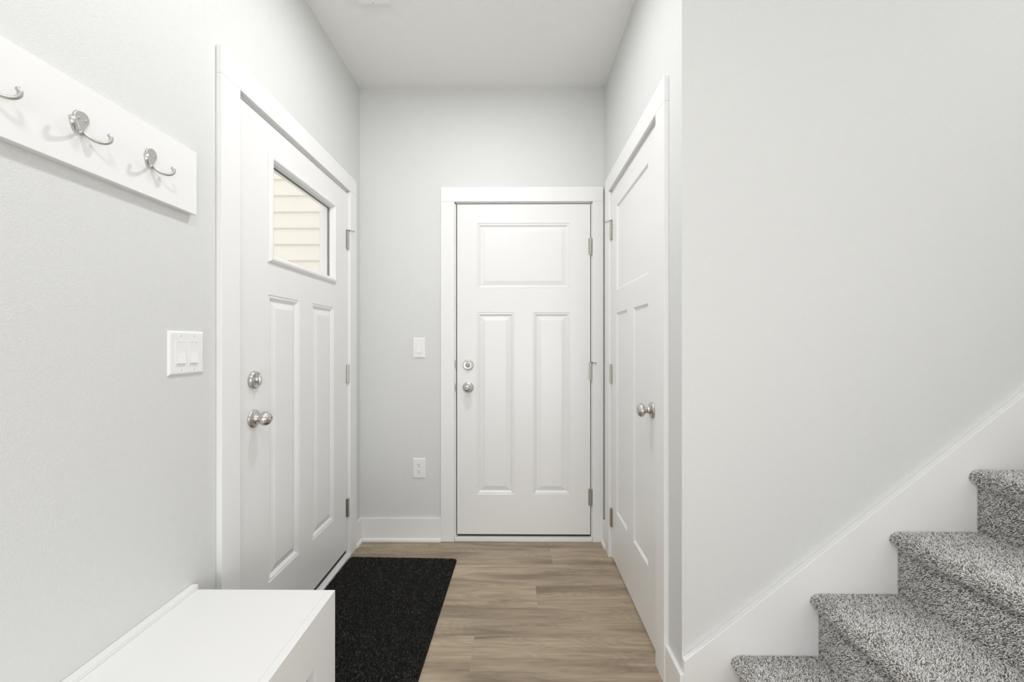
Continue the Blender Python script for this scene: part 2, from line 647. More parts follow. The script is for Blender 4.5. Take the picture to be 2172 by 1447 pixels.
m.prism([(XR - BBT, 0), (XR - BBT, 0.019), (XR - BBT - 0.004, 0.0185), (XR - BBT - 0.0095, 0.014), (XR - BBT - 0.0115, 0.006), (XR - BBT - 0.0115, 0)], 'y', 2.3655, YB - T)
m.build('shoe_moulding', M_trim, br)
bc = baseboard('baseboard_corner', 'white baseboard between closet casing and stair wall corner', [(XR - BBT, XR, YS - 0.019, 1.4283, (XR, 1.37, 0))])
m = MB()
m.box(XL, XL + BBT, YR, 1.2735, 0, BBH)
o = m.build('baseboard_entry', M_trim, bevel=0.001)
struct(o, 'white baseboard along the left wall behind the bench', 'baseboard')

# stair skirt board
def sk(x):
    return 0.1815 + 0.7925 * (x - XR)
m = MB()
m.prism([(XR, 0), (XF, 0), (XF, sk(XF)), (XR, sk(XR))], 'y', YS - 0.019, YS)
struct(m.build('trim_4', M_trim, bevel=0.0012), 'white sloping skirt board running up the wall beside the stairs', 'skirt board')

# ------------------------------------------------------------------ doors
def slab(u0, u1, z0, z1, thick, panels, to3, hole=None, prof=None):
    """door slab; to3(u, n, z): n = outward height above the face. panels: rects; hole: rect."""
    if prof is None:
        prof = [(0.0, 0.0), (0.0035, -0.0035), (0.0075, -0.0015), (0.0115, -0.0025), (0.0215, -0.0110), (0.0235, -0.0110), (0.0500, -0.0030)]
    m = MB()
    rects = list(panels) + ([hole] if hole else [])
    us = sorted(set([u0, u1] + [r[0] for r in rects] + [r[1] for r in rects]))
    zs = sorted(set([z0, z1] + [r[2] for r in rects] + [r[3] for r in rects]))
    def inside(u, z):
        return any(r[0] < u < r[1] and r[2] < z < r[3] for r in rects)
    def in_hole(u, z):
        return hole and hole[0] < u < hole[1] and hole[2] < z < hole[3]
    idx = {}
    V = []
    def vid(u, n, z):
        k = (round(u, 6), round(n, 6), round(z, 6))
        if k not in idx:
            idx[k] = len(V)
            V.append(to3(u, n, z))
        return idx[k]
    F = []
    for i in range(len(us) - 1):
        for j in range(len(zs) - 1):
            a, b, c, d = us[i], us[i + 1], zs[j], zs[j + 1]
            cu, cz = (a + b) / 2, (c + d) / 2
            if not inside(cu, cz):
                F.append((vid(a, 0, c), vid(b, 0, c), vid(b, 0, d), vid(a, 0, d)))
            if not in_hole(cu, cz):
                F.append((vid(a, -thick, c), vid(a, -thick, d), vid(b, -thick, d), vid(b, -thick, c)))
    for i in range(len(us) - 1):
        a, b = us[i], us[i + 1]
        F.append((vid(a, 0, z0), vid(a, -thick, z0), vid(b, -thick, z0), vid(b, 0, z0)))
        F.append((vid(a, 0, z1), vid(b, 0, z1), vid(b, -thick, z1), vid(a, -thick, z1)))
    for j in range(len(zs) - 1):
        c, d = zs[j], zs[j + 1]
        F.append((vid(u0, 0, c), vid(u0, 0, d), vid(u0, -thick, d), vid(u0, -thick, c)))
        F.append((vid(u1, 0, c), vid(u1, -thick, c), vid(u1, -thick, d), vid(u1, 0, d)))
    if hole:
        a, b, c, d = hole
        for (p, q) in (((a, c), (b, c)), ((b, c), (b, d)), ((b, d), (a, d)), ((a, d), (a, c))):
            F.append((vid(p[0], 0, p[1]), vid(q[0], 0, q[1]), vid(q[0], -thick, q[1]), vid(p[0], -thick, p[1])))
    for (a, b, c, d) in panels:
        rings = []
        for (ins, h) in prof:
            rings.append([vid(a + ins, h, c + ins), vid(b - ins, h, c + ins), vid(b - ins, h, d - ins), vid(a + ins, h, d - ins)])
        for r0, r1 in zip(rings, rings[1:]):
            for q in range(4):
                F.append((r0[q], r0[(q + 1) % 4], r1[(q + 1) % 4], r1[q]))
        F.append(tuple(rings[-1]))
    m.add(V, F)
    return m


def ring_frame(u0, u1, z0, z1, prof, to3):
    """mitred moulding frame: prof = list of (inset from outer edge, height), closed section."""
    m = MB()
    V, F = [], []
    n = len(prof)
    for (ins, h) in prof:
        V += [to3(u0 + ins, h, z0 + ins), to3(u1 - ins, h, z0 + ins), to3(u1 - ins, h, z1 - ins), to3(u0 + ins, h, z1 - ins)]
    for i in range(n):
        j = (i + 1) % n
        for q in range(4):
            r = (q + 1) % 4
            F.append((i * 4 + q, i * 4 + r, j * 4 + r, j * 4 + q))
    m.add(V, F)
    return m


def L3(u, n, z):      # left wall: u=y, outward = +x
    return (XL + n, u, z)


def B3(u, n, z):      # back wall: u=x, outward = -y
    return (u, YB - n, z)


def R3(u, n, z):      # right wall: u=y, outward = -x
    return (XR - n, u, z)


def build_hinge(parent, x, y, z, axis_to_room, along, stop=None, spring=False):
    """barrel hinge seen edge-on: knuckled barrel and two slim leaves. z = centre."""
    r = 0.0066
    a = Vector(axis_to_room)
    w = Vector(along)
    h = 0.100
    m = MB()
    if spring:
        parts = [(0.0, 0.016, r), (0.0172, 0.0828, r * 1.12), (0.084, 0.100, r)]
    else:
        parts = [(0.0205 * i, 0.0205 * i + 0.0180, r) for i in range(5)]
    for z0_, z1_, rr_ in parts:
        c = Vector((x, y, z - h / 2 + z0_)) + a * 0.006
        m.lathe(c, (0, 0, 1), [(0, rr_ * 0.9), (0.0, rr_), (z1_ - z0_, rr_), (z1_ - z0_, rr_ * 0.9)], 22)
    m.lathe(Vector((x, y, z - h / 2 - 0.003)) + a * 0.006, (0, 0, 1), [(0, 0.002), (0.001, 0.0050), (0.0025, 0.0050), (h + 0.0035, 0.0050), (h + 0.005, 0.0045), (h + 0.006, 0.002)], 16)
    m.sm = [False] * len(m.f)
    hb = m.build('hinge', M_hinge, parent, origin=(x, y, z))
    m = MB()
    for s in (-1, 1):
        c = Vector((x, y, z)) + w * (s * 0.008) + a * 0.0008
        ex = Vector((abs(w.x) * 0.0070 + abs(a.x) * 0.0016, abs(w.y) * 0.0070 + abs(a.y) * 0.0016, h / 2))
        m.box(c.x - ex.x, c.x + ex.x, c.y - ex.y, c.y + ex.y, c.z - ex.z, c.z + ex.z)
    m.build('leaf', M_hinge, hb, bevel=0.0005)
    if stop:
        # hinge-pin door stop: collar on the pin and an adjustable arm with a bumper
        d = Vector(stop).normalized()
        top = Vector((x, y, z + h / 2)) + a * 0.006
        m = MB()
        m.lathe(top + Vector((0, 0, 0.003)), (0, 0, 1), [(0, 0.0075), (0.0005, 0.008), (0.0035, 0.008), (0.004, 0.0075)], 18)
        m.tube([top + Vector((0, 0, 0.005)), top + d * 0.020 + Vector((0, 0, 0.005)), top + d * 0.034 + Vector((0, 0, 0.001))], [0.0040, 0.0030, 0.0026], 10)
        m.lathe(top + d * 0.030 + Vector((0, 0, 0.0015)), d, [(0, 0.0015), (0.001, 0.0042), (0.0035, 0.0052), (0.006, 0.0045), (0.0078, 0.0018)], 16)
        m.tube([top + d * 0.012 + Vector((0, 0, 0.003)), top + d * 0.018 + a * 0.012 + Vector((0, 0, -0.001))], 0.002, 8)
        ds = m.build('door_stop', M_hinge, hb, origin=top)
        # note: bumper tip belongs to the stop mesh itself
    return hb


def rose_knob(parent, c, ax, style, z_name='door_knob'):
    """passage/entry knob. c = point on the door face, ax = direction into the room."""
    m = MB()
    m.lathe(c, ax, [(0, 0.0330), (0.002, 0.0332), (0.0042, 0.0325), (0.0065, 0.0300), (0.0085, 0.0250), (0.0105, 0.0190), (0.013, 0.0145), (0.017, 0.0128), (0.022, 0.0122)], 48)
    root = m.build(z_name, M_nickel, parent, origin=c)
    k = MB()
    if style == 'ball':
        R, cc, Rx = 0.0258, 0.0435, 0.0215
        pr = [(0.022, 0.0118), (0.0235, 0.0128)]
        for i in range(1, 16):
            t = math.pi * (0.16 + 0.80 * i / 15)
            pr.append((cc - math.cos(t) * Rx, math.sin(t) * R))
        k.lathe(c, ax, pr, 48)
        kb = k.build('ball', M_nickel, root, origin=c)
        b = MB()
        e = Vector(c) + Vector(ax) * (cc + Rx - 0.002)
        b.lathe(e, ax, [(0, 0.0090), (0.0028, 0.0090), (0.0034, 0.0084), (0.0034, 0.0072), (0.0022, 0.0070)], 28)
        side = Vector(ax).cross(Vector((0, 0, 1)))
        s = Vector((abs(side.x), abs(side.y), 0)) * 0.0018
        A = Vector((abs(ax[0]), abs(ax[1]), 0))
        cen = e + Vector(ax) * 0.0035
        ex = s + A * 0.0015 + Vector((0, 0, 0.0058))
        b.box(cen.x - ex.x, cen.x + ex.x, cen.y - ex.y, cen.y + ex.y, cen.z - ex.z, cen.z + ex.z)
        b.build('turn_button', M_nickel, root, origin=e)
    else:
        m = k
        pr = [(0.022, 0.0095), (0.0235, 0.0095), (0.0240, 0.0108), (0.0262, 0.0110), (0.0268, 0.0090), (0.0285, 0.0095), (0.030, 0.0135)]
        cc, Ra, Rb = 0.0435, 0.0175, 0.0275
        for i in range(1, 16):
            t = math.pi * (0.18 + 0.80 * i / 15)
            pr.append((cc - math.cos(t) * Ra, math.sin(t) * Rb))
        k.lathe(c, ax, pr, 48)
        k.build('knob_head', M_nickel, root, origin=c)
    return root


def deadbolt(parent, c, ax):
    m = MB()
    m.lathe(c, ax, [(0, 0.0325), (0.003, 0.0328), (0.0095, 0.0310), (0.0120, 0.0290), (0.0128, 0.0265), (0.0118, 0.0245), (0.0108, 0.0100), (0.0170, 0.0060), (0.019, 0.0056)], 48)
    for dz in (-1, 1):
        side = Vector(ax).cross(Vector((0, 0, 1))).normalized()
        q = Vector(c) + side * (dz * 0.0165) + Vector(ax) * 0.0105
        m.lathe(q, ax, [(0, 0.003), (0.0022, 0.003), (0.003, 0.0018)], 12)
    root = m.build('deadbolt', M_nickel, parent, origin=c)
    # thumb turn: upright rounded paddle, thin across, swelling outwards
    t = MB()
    side = Vector(ax).cross(Vector((0, 0, 1))).normalized()
    V, F = [], []
    nz, na = 14, 12
    for i in range(nz + 1):
        ph = math.pi * i / nz
        zz = -math.cos(ph) * 0.0185
        wid = (math.sin(ph) ** 0.6) * (0.0052 - 0.0016 * math.cos(ph))
        dep = (math.sin(ph) ** 0.5)
        for j in range(na):
            th = 2 * math.pi * j / na
            V.append(Vector(c) + Vector(ax) * (0.0215 + 0.0075 * dep * math.sin(th)) + side * (wid * math.cos(th)) + Vector((0, 0, zz)))
    for i in range(nz):
        for j in range(na):
            q = (j + 1) % na
            F.append((i * na + j, i * na + q, (i + 1) * na + q, (i + 1) * na + j))
    t.add(V, F, True)
    t.build('thumb_turn', M_nickel, root, origin=c)
    return root


# --- front door (left wall)
fd = empty('door_1', (XL - 0.02, 2.27, 0), 'white front door with a square glass pane above two tall panels, in the left wall', 'door', kind='structure')
u0, u1 = FD[0] + 0.004, FD[1] - 0.0085
m = slab(u0, u1, 0.044, 2.0555, 0.044,
         [(1.5456, 1.7665, 0.2800, 1.3935), (1.8820, 2.1035, 0.2800, 1.3935)], L3,
         hole=(1.562, 2.098, 1.541, 1.920))
m.build('slab', M_door, fd)
lite = ring_frame(1.5400, 2.1205, 1.5190, 1.9420,
                  [(0.0, -0.0005), (0.0, 0.004), (0.003, 0.0075), (0.010, 0.0120), (0.017, 0.0125), (0.022, 0.0105), (0.024, 0.0060), (0.029, 0.0035), (0.033, -0.010), (0.033, -0.018), (0.022, -0.018), (0.022, -0.0005)], L3)
lf = lite.build('glazing_frame', M_door, fd)
ring_frame(1.5730, 2.0875, 1.5520, 1.9090, [(0, -0.018), (0.0032, -0.018), (0.0032, -0.022), (0, -0.022)], L3).build('spacer', M_spacer, lf)
MB().box(XL - 0.0185, XL - 0.0155, 1.5625, 2.0975, 1.5415, 1.9195).build('glass_pane', M_glass, lf)
ring_frame(1.5400, 2.1205, 1.5190, 1.9420,
           [(0.0, -0.0435), (0.0, -0.050), (0.012, -0.056), (0.030, -0.050), (0.033, -0.030), (0.022, -0.030), (0.022, -0.0435)], L3).build('outer_glazing_frame', M_door, lf)
MB().box(XL - 0.040, XL - 0.006, u0 + 0.002, u1 - 0.001, 0.021, 0.044).build('door_sweep', M_sweep, fd)
deadbolt(fd, (XL, 1.4574, 1.0722), (1, 0, 0))
rose_knob(fd, (XL, 1.4561, 0.9320), (1, 0, 0), 'ball')
for i, z in enumerate((1.790, 1.033, 0.279)):
    build_hinge(fd, XL, FD[1] - 0.0075, z, (1, 0, 0), (0, 1, 0), stop=(0.80, 0.60, 0) if i == 0 else None)

# --- back door
bd = empty('door_2', (0.4584, YB, 0), 'white back door at the end of the hall with one wide and two tall panels', 'door', kind='structure')
m = slab(-0.3548, 0.4584, 0.0390, 2.0555, 0.044,
         [(-0.2336, 0.3335, 1.5375, 1.9398), (-0.2336, -0.0060, 0.2820, 1.3937), (0.1106, 0.3342, 0.2820, 1.3937)], B3)
m.build('slab', M_door, bd)
MB().box(-0.3535, 0.4575, YB + 0.010, YB + 0.040, 0.0240, 0.0390).build('door_sweep', M_sweep, bd)
deadbolt(bd, (-0.2863, YB, 1.0735), (0, -1, 0))
rose_knob(bd, (-0.2870, YB, 0.9355), (0, -1, 0), 'ball')
for i, z in enumerate((1.796, 1.035, 0.268)):
    build_hinge(bd, 0.4605, YB, z, (0, -1, 0), (1, 0, 0), spring=(i != 1), stop=(0.75, -0.65, 0) if i == 1 else None)

# --- closet door (right wall)
cd = empty('door_3', (XR, 2.27, 0), 'white closet door with three flat recessed panels, in the right wall', 'door', kind='structure')
shaker = [(0.0, 0.0), (0.0095, -0.0085)]
m = slab(CD[0] + 0.003, CD[1] - 0.0085, 0.0125, 2.0540, 0.035,
         [(1.6540, 2.1650, 1.4905, 1.9445), (1.6540, 1.8600, 0.2930, 1.3700), (1.9634, 2.1710, 0.2930, 1.3700)], R3, prof=shaker)
m.build('slab', M_door, cd)
rose_knob(cd, (XR, 1.6058, 0.9399), (-1, 0, 0), 'egg')
for i, z in enumerate((1.840, 1.036, 0.229)):
    build_hinge(cd, XR, CD[1] - 0.0075, z, (-1, 0, 0), (0, 1, 0), stop=(-0.70, 0.72, 0) if i == 0 else None)

# ------------------------------------------------------------------ coat rack
RX = XL + 0.019
rack = empty('coat_rack', (RX, 0.68, 1.58), 'long white wall board with double metal coat hooks on the left wall', 'coat rack')
MB().box(XL, RX, 0.20, 1.1718, 1.5798, 1.7622).build('board', M_trim, rack, bevel=0.001)


def bez(p, n):
    out = []
    P = [Vector(q) for q in p]
    for i in range(n + 1):
        t = i / n
        Q = P[:]
        while len(Q) > 1:
            Q = [a.lerp(b, t) for a, b in zip(Q, Q[1:])]
        out.append(Q[0])
    return out


def make_hook(y):
    """double-prong hook; local frame = board face at (RX, y), z 1.655 is the fork."""
    o = Vector((RX, y, 1.660))
    # base plate: pear shape, rounded at the top, waist at the bottom
    half = []
    pts2 = [(0.0000, -0.0080), (0.0040, -0.0075), (0.0052, -0.0040), (0.0056, 0.0020), (0.0070, 0.0080), (0.0105, 0.0145), (0.0142, 0.0205), (0.0158, 0.0265),
            (0.0152, 0.0325), (0.0124, 0.0380), (0.0082, 0.0415), (0.0040, 0.0430), (0.0000, 0.0434)]
    poly = pts2 + [(-a, b) for a, b in reversed(pts2[1:-1])]
    # round the outline (two rounds of corner cutting)
    for _ in range(2):
        q = []
        for i in range(len(poly)):
            (ax_, ay_), (bx_, by_) = poly[i], poly[(i + 1) % len(poly)]
            q += [(0.75 * ax_ + 0.25 * bx_, 0.75 * ay_ + 0.25 * by_), (0.25 * ax_ + 0.75 * bx_, 0.25 * ay_ + 0.75 * by_)]
        poly = q
    m = MB()
    n = len(poly)
    layers = [(0.0, 1.0), (0.0024, 1.0), (0.0034, 0.965), (0.0039, 0.90), (0.0040, 0.85)]
    V, F = [], []
    for h, s in layers:
        for a, b in poly:
            V.append(o + Vector((h, a * s, 0.0180 + (b - 0.0180) * (1 - (1 - s) * 0.55))))
    for k in range(len(layers) - 1):
        for i in range(n):
            j = (i + 1) % n
            F.append((k * n + i, k * n + j, (k + 1) * n + j, (k + 1) * n + i))
    F.append(tuple(range(n)))
    F.append(tuple((len(layers) - 1) * n + i for i in range(n)))
    m.add(V, F[:-2], True)
    m.f += F[-2:]
    m.sm += [False, False]
    root = m.build('coat_hook', M_hook, rack, origin=o)
    for s in (-1, 1):
        q = o + Vector((0.0040, s * 0.0072, 0.0245))
        sm = MB()
        sm.lathe(q - Vector((0.0006, 0, 0)), (1, 0, 0), [(0, 0.0030), (0.0008, 0.0032), (0.0011, 0.0026)], 18)
        sm.box(q.x + 0.0003, q.x + 0.0008, q.y - 0.0020, q.y + 0.0020, q.z - 0.0004, q.z + 0.0004)
        sm.build('screw', M_hinge, root, origin=q)
    for s in (-1, 1):
        path = bez([o + Vector((0.0030, s * 0.002, 0.0000)), o + Vector((0.0040, s * 0.007, -0.0100)), o + Vector((0.0120, s * 0.021, -0.0190)),
                    o + Vector((0.0270, s * 0.040, -0.0170)), o + Vector((0.0300, s * 0.043, 0.0010)), o + Vector((0.0235, s * 0.0375, 0.0115))], 27)
        e_ = (path[-1] - path[-2]).normalized()
        path = path[:26] + [path[25] + e_ * d_ for d_ in (0.0024, 0.0040, 0.0052, 0.0060, 0.0062)]
        rad = [0.0032 + 0.0026 * (i / 27) ** 1.5 for i in range(26)] + [0.0056, 0.0050, 0.0039, 0.0021, 0.0004]
        flat = [(1.0, 0.80)] * len(rad)
        pm = MB()
        pm.tube(path, rad, 14, flat)
        pm.build('prong', M_hook, root, origin=o)
    return root


h0 = make_hook(1.0225)
for y in (0.8565, 0.6905, 0.5245, 0.3585):
    c = h0.copy()
    COL.objects.link(c)
    c.parent = rack
    c.location = h0.location + Vector((0, y - 1.0225, 0))
    for ch in list(h0.children):
        d = ch.copy()
        COL.objects.link(d)
        d.parent = c

# ------------------------------------------------------------------ storage bench
bx = XL
ZB, YE = 0.4840, 1.1745
bench = empty('storage_bench', (-0.74, 0.69, 0), 'white painted cubby bench standing against the left wall under the coat rack', 'bench')
Y0 = 0.20
MB().box(XL + BBT, -0.5482, Y0, YE, ZB - 0.018, ZB).build('seat', M_bench, bench, bevel=0.0008)
MB().box(XL, XL + 0.0195, Y0, YE + 0.001, ZB - 0.10, ZB + 0.0145).build('backboard', M_bench, bench, bevel=0.0012) if False else None
MB().box(XL + 0.0005, XL + 0.0195, Y0, YE + 0.003, ZB + 0.0002, ZB + 0.0135).build('back_rail', M_bench, bench, bevel=0.001)
MB().box(-0.5479, -0.5260, Y0, YE, 0.3527, ZB).build('apron', M_bench, bench, bevel=0.0008)
for (a, b) in ((1.0562, YE), (0.64, 0.72), (Y0, 0.32)):
    MB().box(-0.5474, -0.5262, a, b, 0.0, 0.3519).build('stile', M_bench, bench, bevel=0.0008)
for (a, b) in ((YE - 0.019, YE - 0.0005), (0.671, 0.689), (Y0 + 0.0005, Y0 + 0.019)):
    MB().box(XL + BBT, -0.5478, a, b, 0.0005, ZB - 0.0185).build('side_panel', M_bench, bench)
MB().box(XL + BBT, -0.5478, Y0 + 0.0195, YE - 0.0195, 0.04, 0.058).build('bottom_shelf', M_bench, bench)
MB().box(-0.5474, -0.5264, 0.3205, 1.0557, 0.0005, 0.06).build('kick_rail', M_bench, bench, bevel=0.0008)

# ------------------------------------------------------------------ switches and outlet
def plate(parent, c, w, h, to3):
    m = MB()
    V, F = [], []
    u, z = c
    rings = [(0.0, 0.0), (0.0, 0.0018), (0.0015, 0.0042), (0.0050, 0.0060), (0.0060, 0.0062)]
    for ins, n in rings:
        a, b = w / 2 - ins, h / 2 - ins
        V += [to3(u - a, n, z - b), to3(u + a, n, z - b), to3(u + a, n, z + b), to3(u - a, n, z + b)]
    for k in range(len(rings) - 1):
        for q in range(4):
            r = (q + 1) % 4
            F.append((k * 4 + q, k * 4 + r, k * 4 + 4 + r, k * 4 + 4 + q))
    F.append((0, 3, 2, 1))
    F.append(tuple((len(rings) - 1) * 4 + q for q in range(4)))
    m.add(V, F)
    return m.build('wall_plate', M_plastic, parent)


def rocker(parent, c, to3, tilt=1):
    u, z = c
    fw, fh = 0.0335, 0.0665
    # frame bezel
    b = ring_frame(u - fw / 2, u + fw / 2, z - fh / 2, z + fh / 2,
                   [(0, 0.0060), (0.0004, 0.0072), (0.0016, 0.0072), (0.0022, 0.0064), (0.0022, 0.0058), (0, 0.0058)], to3).build('rocker_frame', M_plastic, parent)
    MBg = MB()
    w, h = fw / 2 - 0.0030, fh / 2 - 0.0034
    V = []
    prof = [(h, 0.0068), (0.0, 0.0070), (-h, 0.0108)]
    for zz, n in prof:
        V += [to3(u - w, n, z + zz), to3(u + w, n, z + zz)]
    for zz, n in prof:
        V += [to3(u - w, 0.0050, z + zz), to3(u + w, 0.0050, z + zz)]
    F = [(0, 2, 3, 1), (2, 4, 5, 3), (6, 7, 9, 8), (8, 9, 11, 10), (0, 1, 7, 6), (4, 10, 11, 5),
         (0, 6, 8, 2), (2, 8, 10, 4), (1, 3, 9, 7), (3, 5, 11, 9)]
    MBg.add(V, F)
    MBg.build('rocker', M_plastic, b)
    return b


def screw_marks(parent, pts, to3):
    for (u, z) in pts:
        m = MB()
        m.lathe(to3(u, 0.0060, z), Vector(to3(u, 1, z)) - Vector(to3(u, 0, z)), [(0, 0.0028), (0.0007, 0.0028), (0.0010, 0.0022)], 16)
        a, b = to3(u - 0.0005, 0.0066, z - 0.0022), to3(u + 0.0005, 0.0073, z + 0.0022)
        m.build('plate_screw', M_plastic, parent)
        s = MB()
        s.box(min(a[0], b[0]), max(a[0], b[0]), min(a[1], b[1]), max(a[1], b[1]), a[2], b[2])
        s.build('slot', M_screw, parent)


sw2 = empty('light_switch', (XL, 1.1542, 1.178), 'white double light switch plate on the left wall beside the front door', 'light switch')
p2 = plate(sw2, (1.1542, 1.1780), 0.1235, 0.1238, L3)
for u in (1.1542 - 0.0232, 1.1542 + 0.0232):
    rocker(sw2, (u, 1.1780), L3)
screw_marks(p2, [(u, z) for u in (1.131, 1.1774) for z in (1.178 - 0.0484, 1.178 + 0.0484)], L3)

sw1 = empty('light_switch', (-0.5872, YB, 1.1776), 'white single light switch on the back wall left of the back door', 'light switch')
p1 = plate(sw1, (-0.5872, 1.1776), 0.0765, 0.1235, B3)
rocker(sw1, (-0.5872, 1.1776), B3)
screw_marks(p1, [(-0.5872, 1.1776 + 0.0484), (-0.5872, 1.1776 - 0.0484)], B3)

po = empty('power_outlet', (-0.5858, YB, 0.442), 'white double power outlet low on the back wall', 'power outlet')
pp = plate(po, (-0.5858, 0.4420), 0.0775, 0.1215, B3)
for dz in (0.0195, -0.0195):
    m = MB()
    poly = []
    for i in range(32):
        t = 2 * math.pi * i / 32
        x, z = 0.0172 * math.cos(t), 0.0172 * math.sin(t)
        poly.append((-0.5858 + x, 0.4420 + dz + max(-0.0140, min(0.0140, z))))
    m.prism(poly, 'y', YB - 0.0078, YB - 0.0058)
    rc = m.build('receptacle', M_plastic, po, bevel=0.0004)
    s = MB()
    zc = 0.4420 + dz
    s.box(-0.5858 - 0.0075, -0.5858 - 0.0052, YB - 0.0080, YB - 0.0076, zc + 0.0012, zc + 0.0092)
    s.box(-0.5858 + 0.0052, -0.5858 + 0.0071, YB - 0.0080, YB - 0.0076, zc + 0.0020, zc + 0.0086)
    s.lathe((-0.5858, YB - 0.0076, zc - 0.0066), (0, -1, 0), [(0, 0.0028), (0.0004, 0.0028)], 16)
    s.build('slots', M_dark, rc)

# ------------------------------------------------------------------ ceiling things
sa = empty('smoke_alarm', (-0.6357, 1.745, HC), 'small white square alarm box on the hall ceiling at the top left', 'smoke alarm')
m = MB()
V, F = [], []
x0, x1, y0, y1 = -0.7092, -0.5621, 1.672, 1.8180
rings = [(0.0, HC), (0.0, HC - 0.020), (0.002, HC - 0.027), (0.006, HC - 0.030)]
for ins, z in rings:
    V += [(x0 + ins, y0 + ins, z), (x1 - ins, y0 + ins, z), (x1 - ins, y1 - ins, z), (x0 + ins, y1 - ins, z)]
for k in range(3):
    for q in range(4):
        r = (q + 1) % 4
        F.append((k * 4 + q, k * 4 + r, k * 4 + 4 + r, k * 4 + 4 + q))
F += [(3, 2, 1, 0), (12, 13, 14, 15)]
m.add(V, F)
m.build('housing', M_plastic, sa)
m = MB()
m.lathe((-0.6385, 1.806, HC - 0.0296), (0, 0, -1), [(0, 0.0022), (0.0008, 0.0022)], 16)
m.build('sensor_hole', M_screw, sa)

cl = empty('ceiling_light', (-0.20, 1.50, HC), 'round white flush ceiling lamp over the hall, just above the frame', 'ceiling light')
MB().lathe((-0.20, 1.50, HC), (0, 0, -1), [(0, 0.095), (0.010, 0.095), (0.016, 0.088), (0.017, 0.074), (0.012, 0.072)], 48).build('trim_ring', M_plastic, cl)
MB().lathe((-0.20, 1.50, HC - 0.0125), (0, 0, -1), [(0, 0.0715), (0.006, 0.068), (0.0085, 0.040), (0.009, 0.001)], 40).build('diffuser', M_lamp, cl)

# ------------------------------------------------------------------ tufted surfaces (carpet, mat)
def tuft_mesh(name, mat, P, N, seed, rad, hgt, lean, base_faces=None, base_val=0.3):
    """P,N: (n,3) roots and normals. One little leaning prism per tuft, as one mesh with a per-face yarn value."""
    rs = np.random.RandomState(seed)
    n = len(P)
    a = np.where(np.abs(N[:, 2:3]) < 0.9, np.array([[0, 0, 1.0]]), np.array([[1.0, 0, 0]]))
    s1 = np.cross(N, a)
    s1 /= np.linalg.norm(s1, axis=1)[:, None]
    s2 = np.cross(N, s1)
    th0 = rs.uniform(0, 2 * np.pi, n)
    ld = rs.uniform(0, 2 * np.pi, n)
    la = rs.uniform(0.2, 1.0, n) * lean
    h = hgt * rs.uniform(0.75, 1.15, n)
    r = rad * rs.uniform(0.8, 1.2, n)
    leanv = (s1 * np.cos(ld)[:, None] + s2 * np.sin(ld)[:, None]) * la[:, None]
    V = np.zeros((n, 7, 3))
    for i in range(3):
        t = th0 + i * 2 * np.pi / 3
        d = s1 * np.cos(t)[:, None] + s2 * np.sin(t)[:, None]
        V[:, i] = P + d * r[:, None] * 0.9
        V[:, 3 + i] = P + N * (h * 0.72)[:, None] + leanv * 0.75 + d * r[:, None]
    V[:, 6] = P + N * h[:, None] + leanv
    base = np.arange(n)[:, None] * 7
    quads = np.stack([base + np.array([[i, (i + 1) % 3, 3 + (i + 1) % 3, 3 + i]]) for i in range(3)], 1).reshape(-1, 4)
    tris = np.stack([base + np.array([[3 + i, 3 + (i + 1) % 3, 6]]) for i in range(3)], 1).reshape(-1, 3)
    yarn = rs.uniform(0, 1, n)
    bv = np.array(base_faces[0]) if base_faces else np.zeros((0, 3))
    bf = base_faces[1] if base_faces else []
    nv = n * 7 + len(bv)
    loops = np.concatenate([quads.ravel(), tris.ravel(), np.array([i + n * 7 for fc in bf for i in fc], dtype=int)])
    sizes = np.concatenate([np.full(len(quads), 4), np.full(len(tris), 3), np.array([len(fc) for fc in bf], dtype=int)]).astype(int)
    starts = np.concatenate([[0], np.cumsum(sizes)[:-1]])
    me = bpy.data.meshes.new(name)
    me.vertices.add(nv)
    me.vertices.foreach_set('co', np.concatenate([V.reshape(-1, 3), bv]).ravel())
    me.loops.add(len(loops))
    me.loops.foreach_set('vertex_index', loops.astype(np.int32))
    me.polygons.add(len(sizes))
    me.polygons.foreach_set('loop_start', starts.astype(np.int32))
    me.polygons.foreach_set('loop_total', sizes.astype(np.int32))
    me.update(calc_edges=True)
    at = me.attributes.new('yarn', 'FLOAT', 'FACE')
    vals = np.concatenate([np.repeat(yarn, 3), np.repeat(yarn, 3), np.full(len(bf), base_val)])
    at.data.foreach_set('value', vals.astype(np.float32))
    sm = np.ones(len(sizes), dtype=bool)
    sm[len(sizes) - len(bf):] = False
    me.polygons.foreach_set('use_smooth', sm)
    me.materials.append(mat)
    me.validate()
    return me


# --- stairs: one shared step (riser, rounded nosing, tread), copied up the flight
RISE, RUN = 0.1992, 0.2522
NX0, Z1 = 0.6930, 0.2035         # first nosing, first tread (carpet surface)
NSTEP = 8
pile = 0.0050
# profile of backing, local: riser foot at (0.028,0); tread top at z=RISE
xr, xn, zt_ = 0.0265 + pile, pile, RISE - pile
prof = [(xr, 0.0), (xr, zt_ - 0.046), (xr - 0.006, zt_ - 0.040)]
cx, cz, rr = xn + 0.019, zt_ - 0.019, 0.019
for i in range(11):
    t = math.radians(225 - 135 * i / 10)
    prof.append((cx + rr * math.cos(t), cz + rr * math.sin(t)))
prof += [(xr + RUN, zt_)]
W0, W1 = YN, YS - 0.0195
seg_pts = np.array(prof)
d = np.diff(seg_pts, axis=0)
ln = np.hypot(d[:, 0], d[:, 1])
cum = np.concatenate([[0], np.cumsum(ln)])
pitch = 0.0029
ns, ny = int(cum[-1] / pitch), int((W1 - W0) / pitch)
rs = np.random.RandomState(3)
S, Yy = np.meshgrid((np.arange(ns) + 0.5) * pitch, W0 + (np.arange(ny) + 0.5) * pitch, indexing='ij')
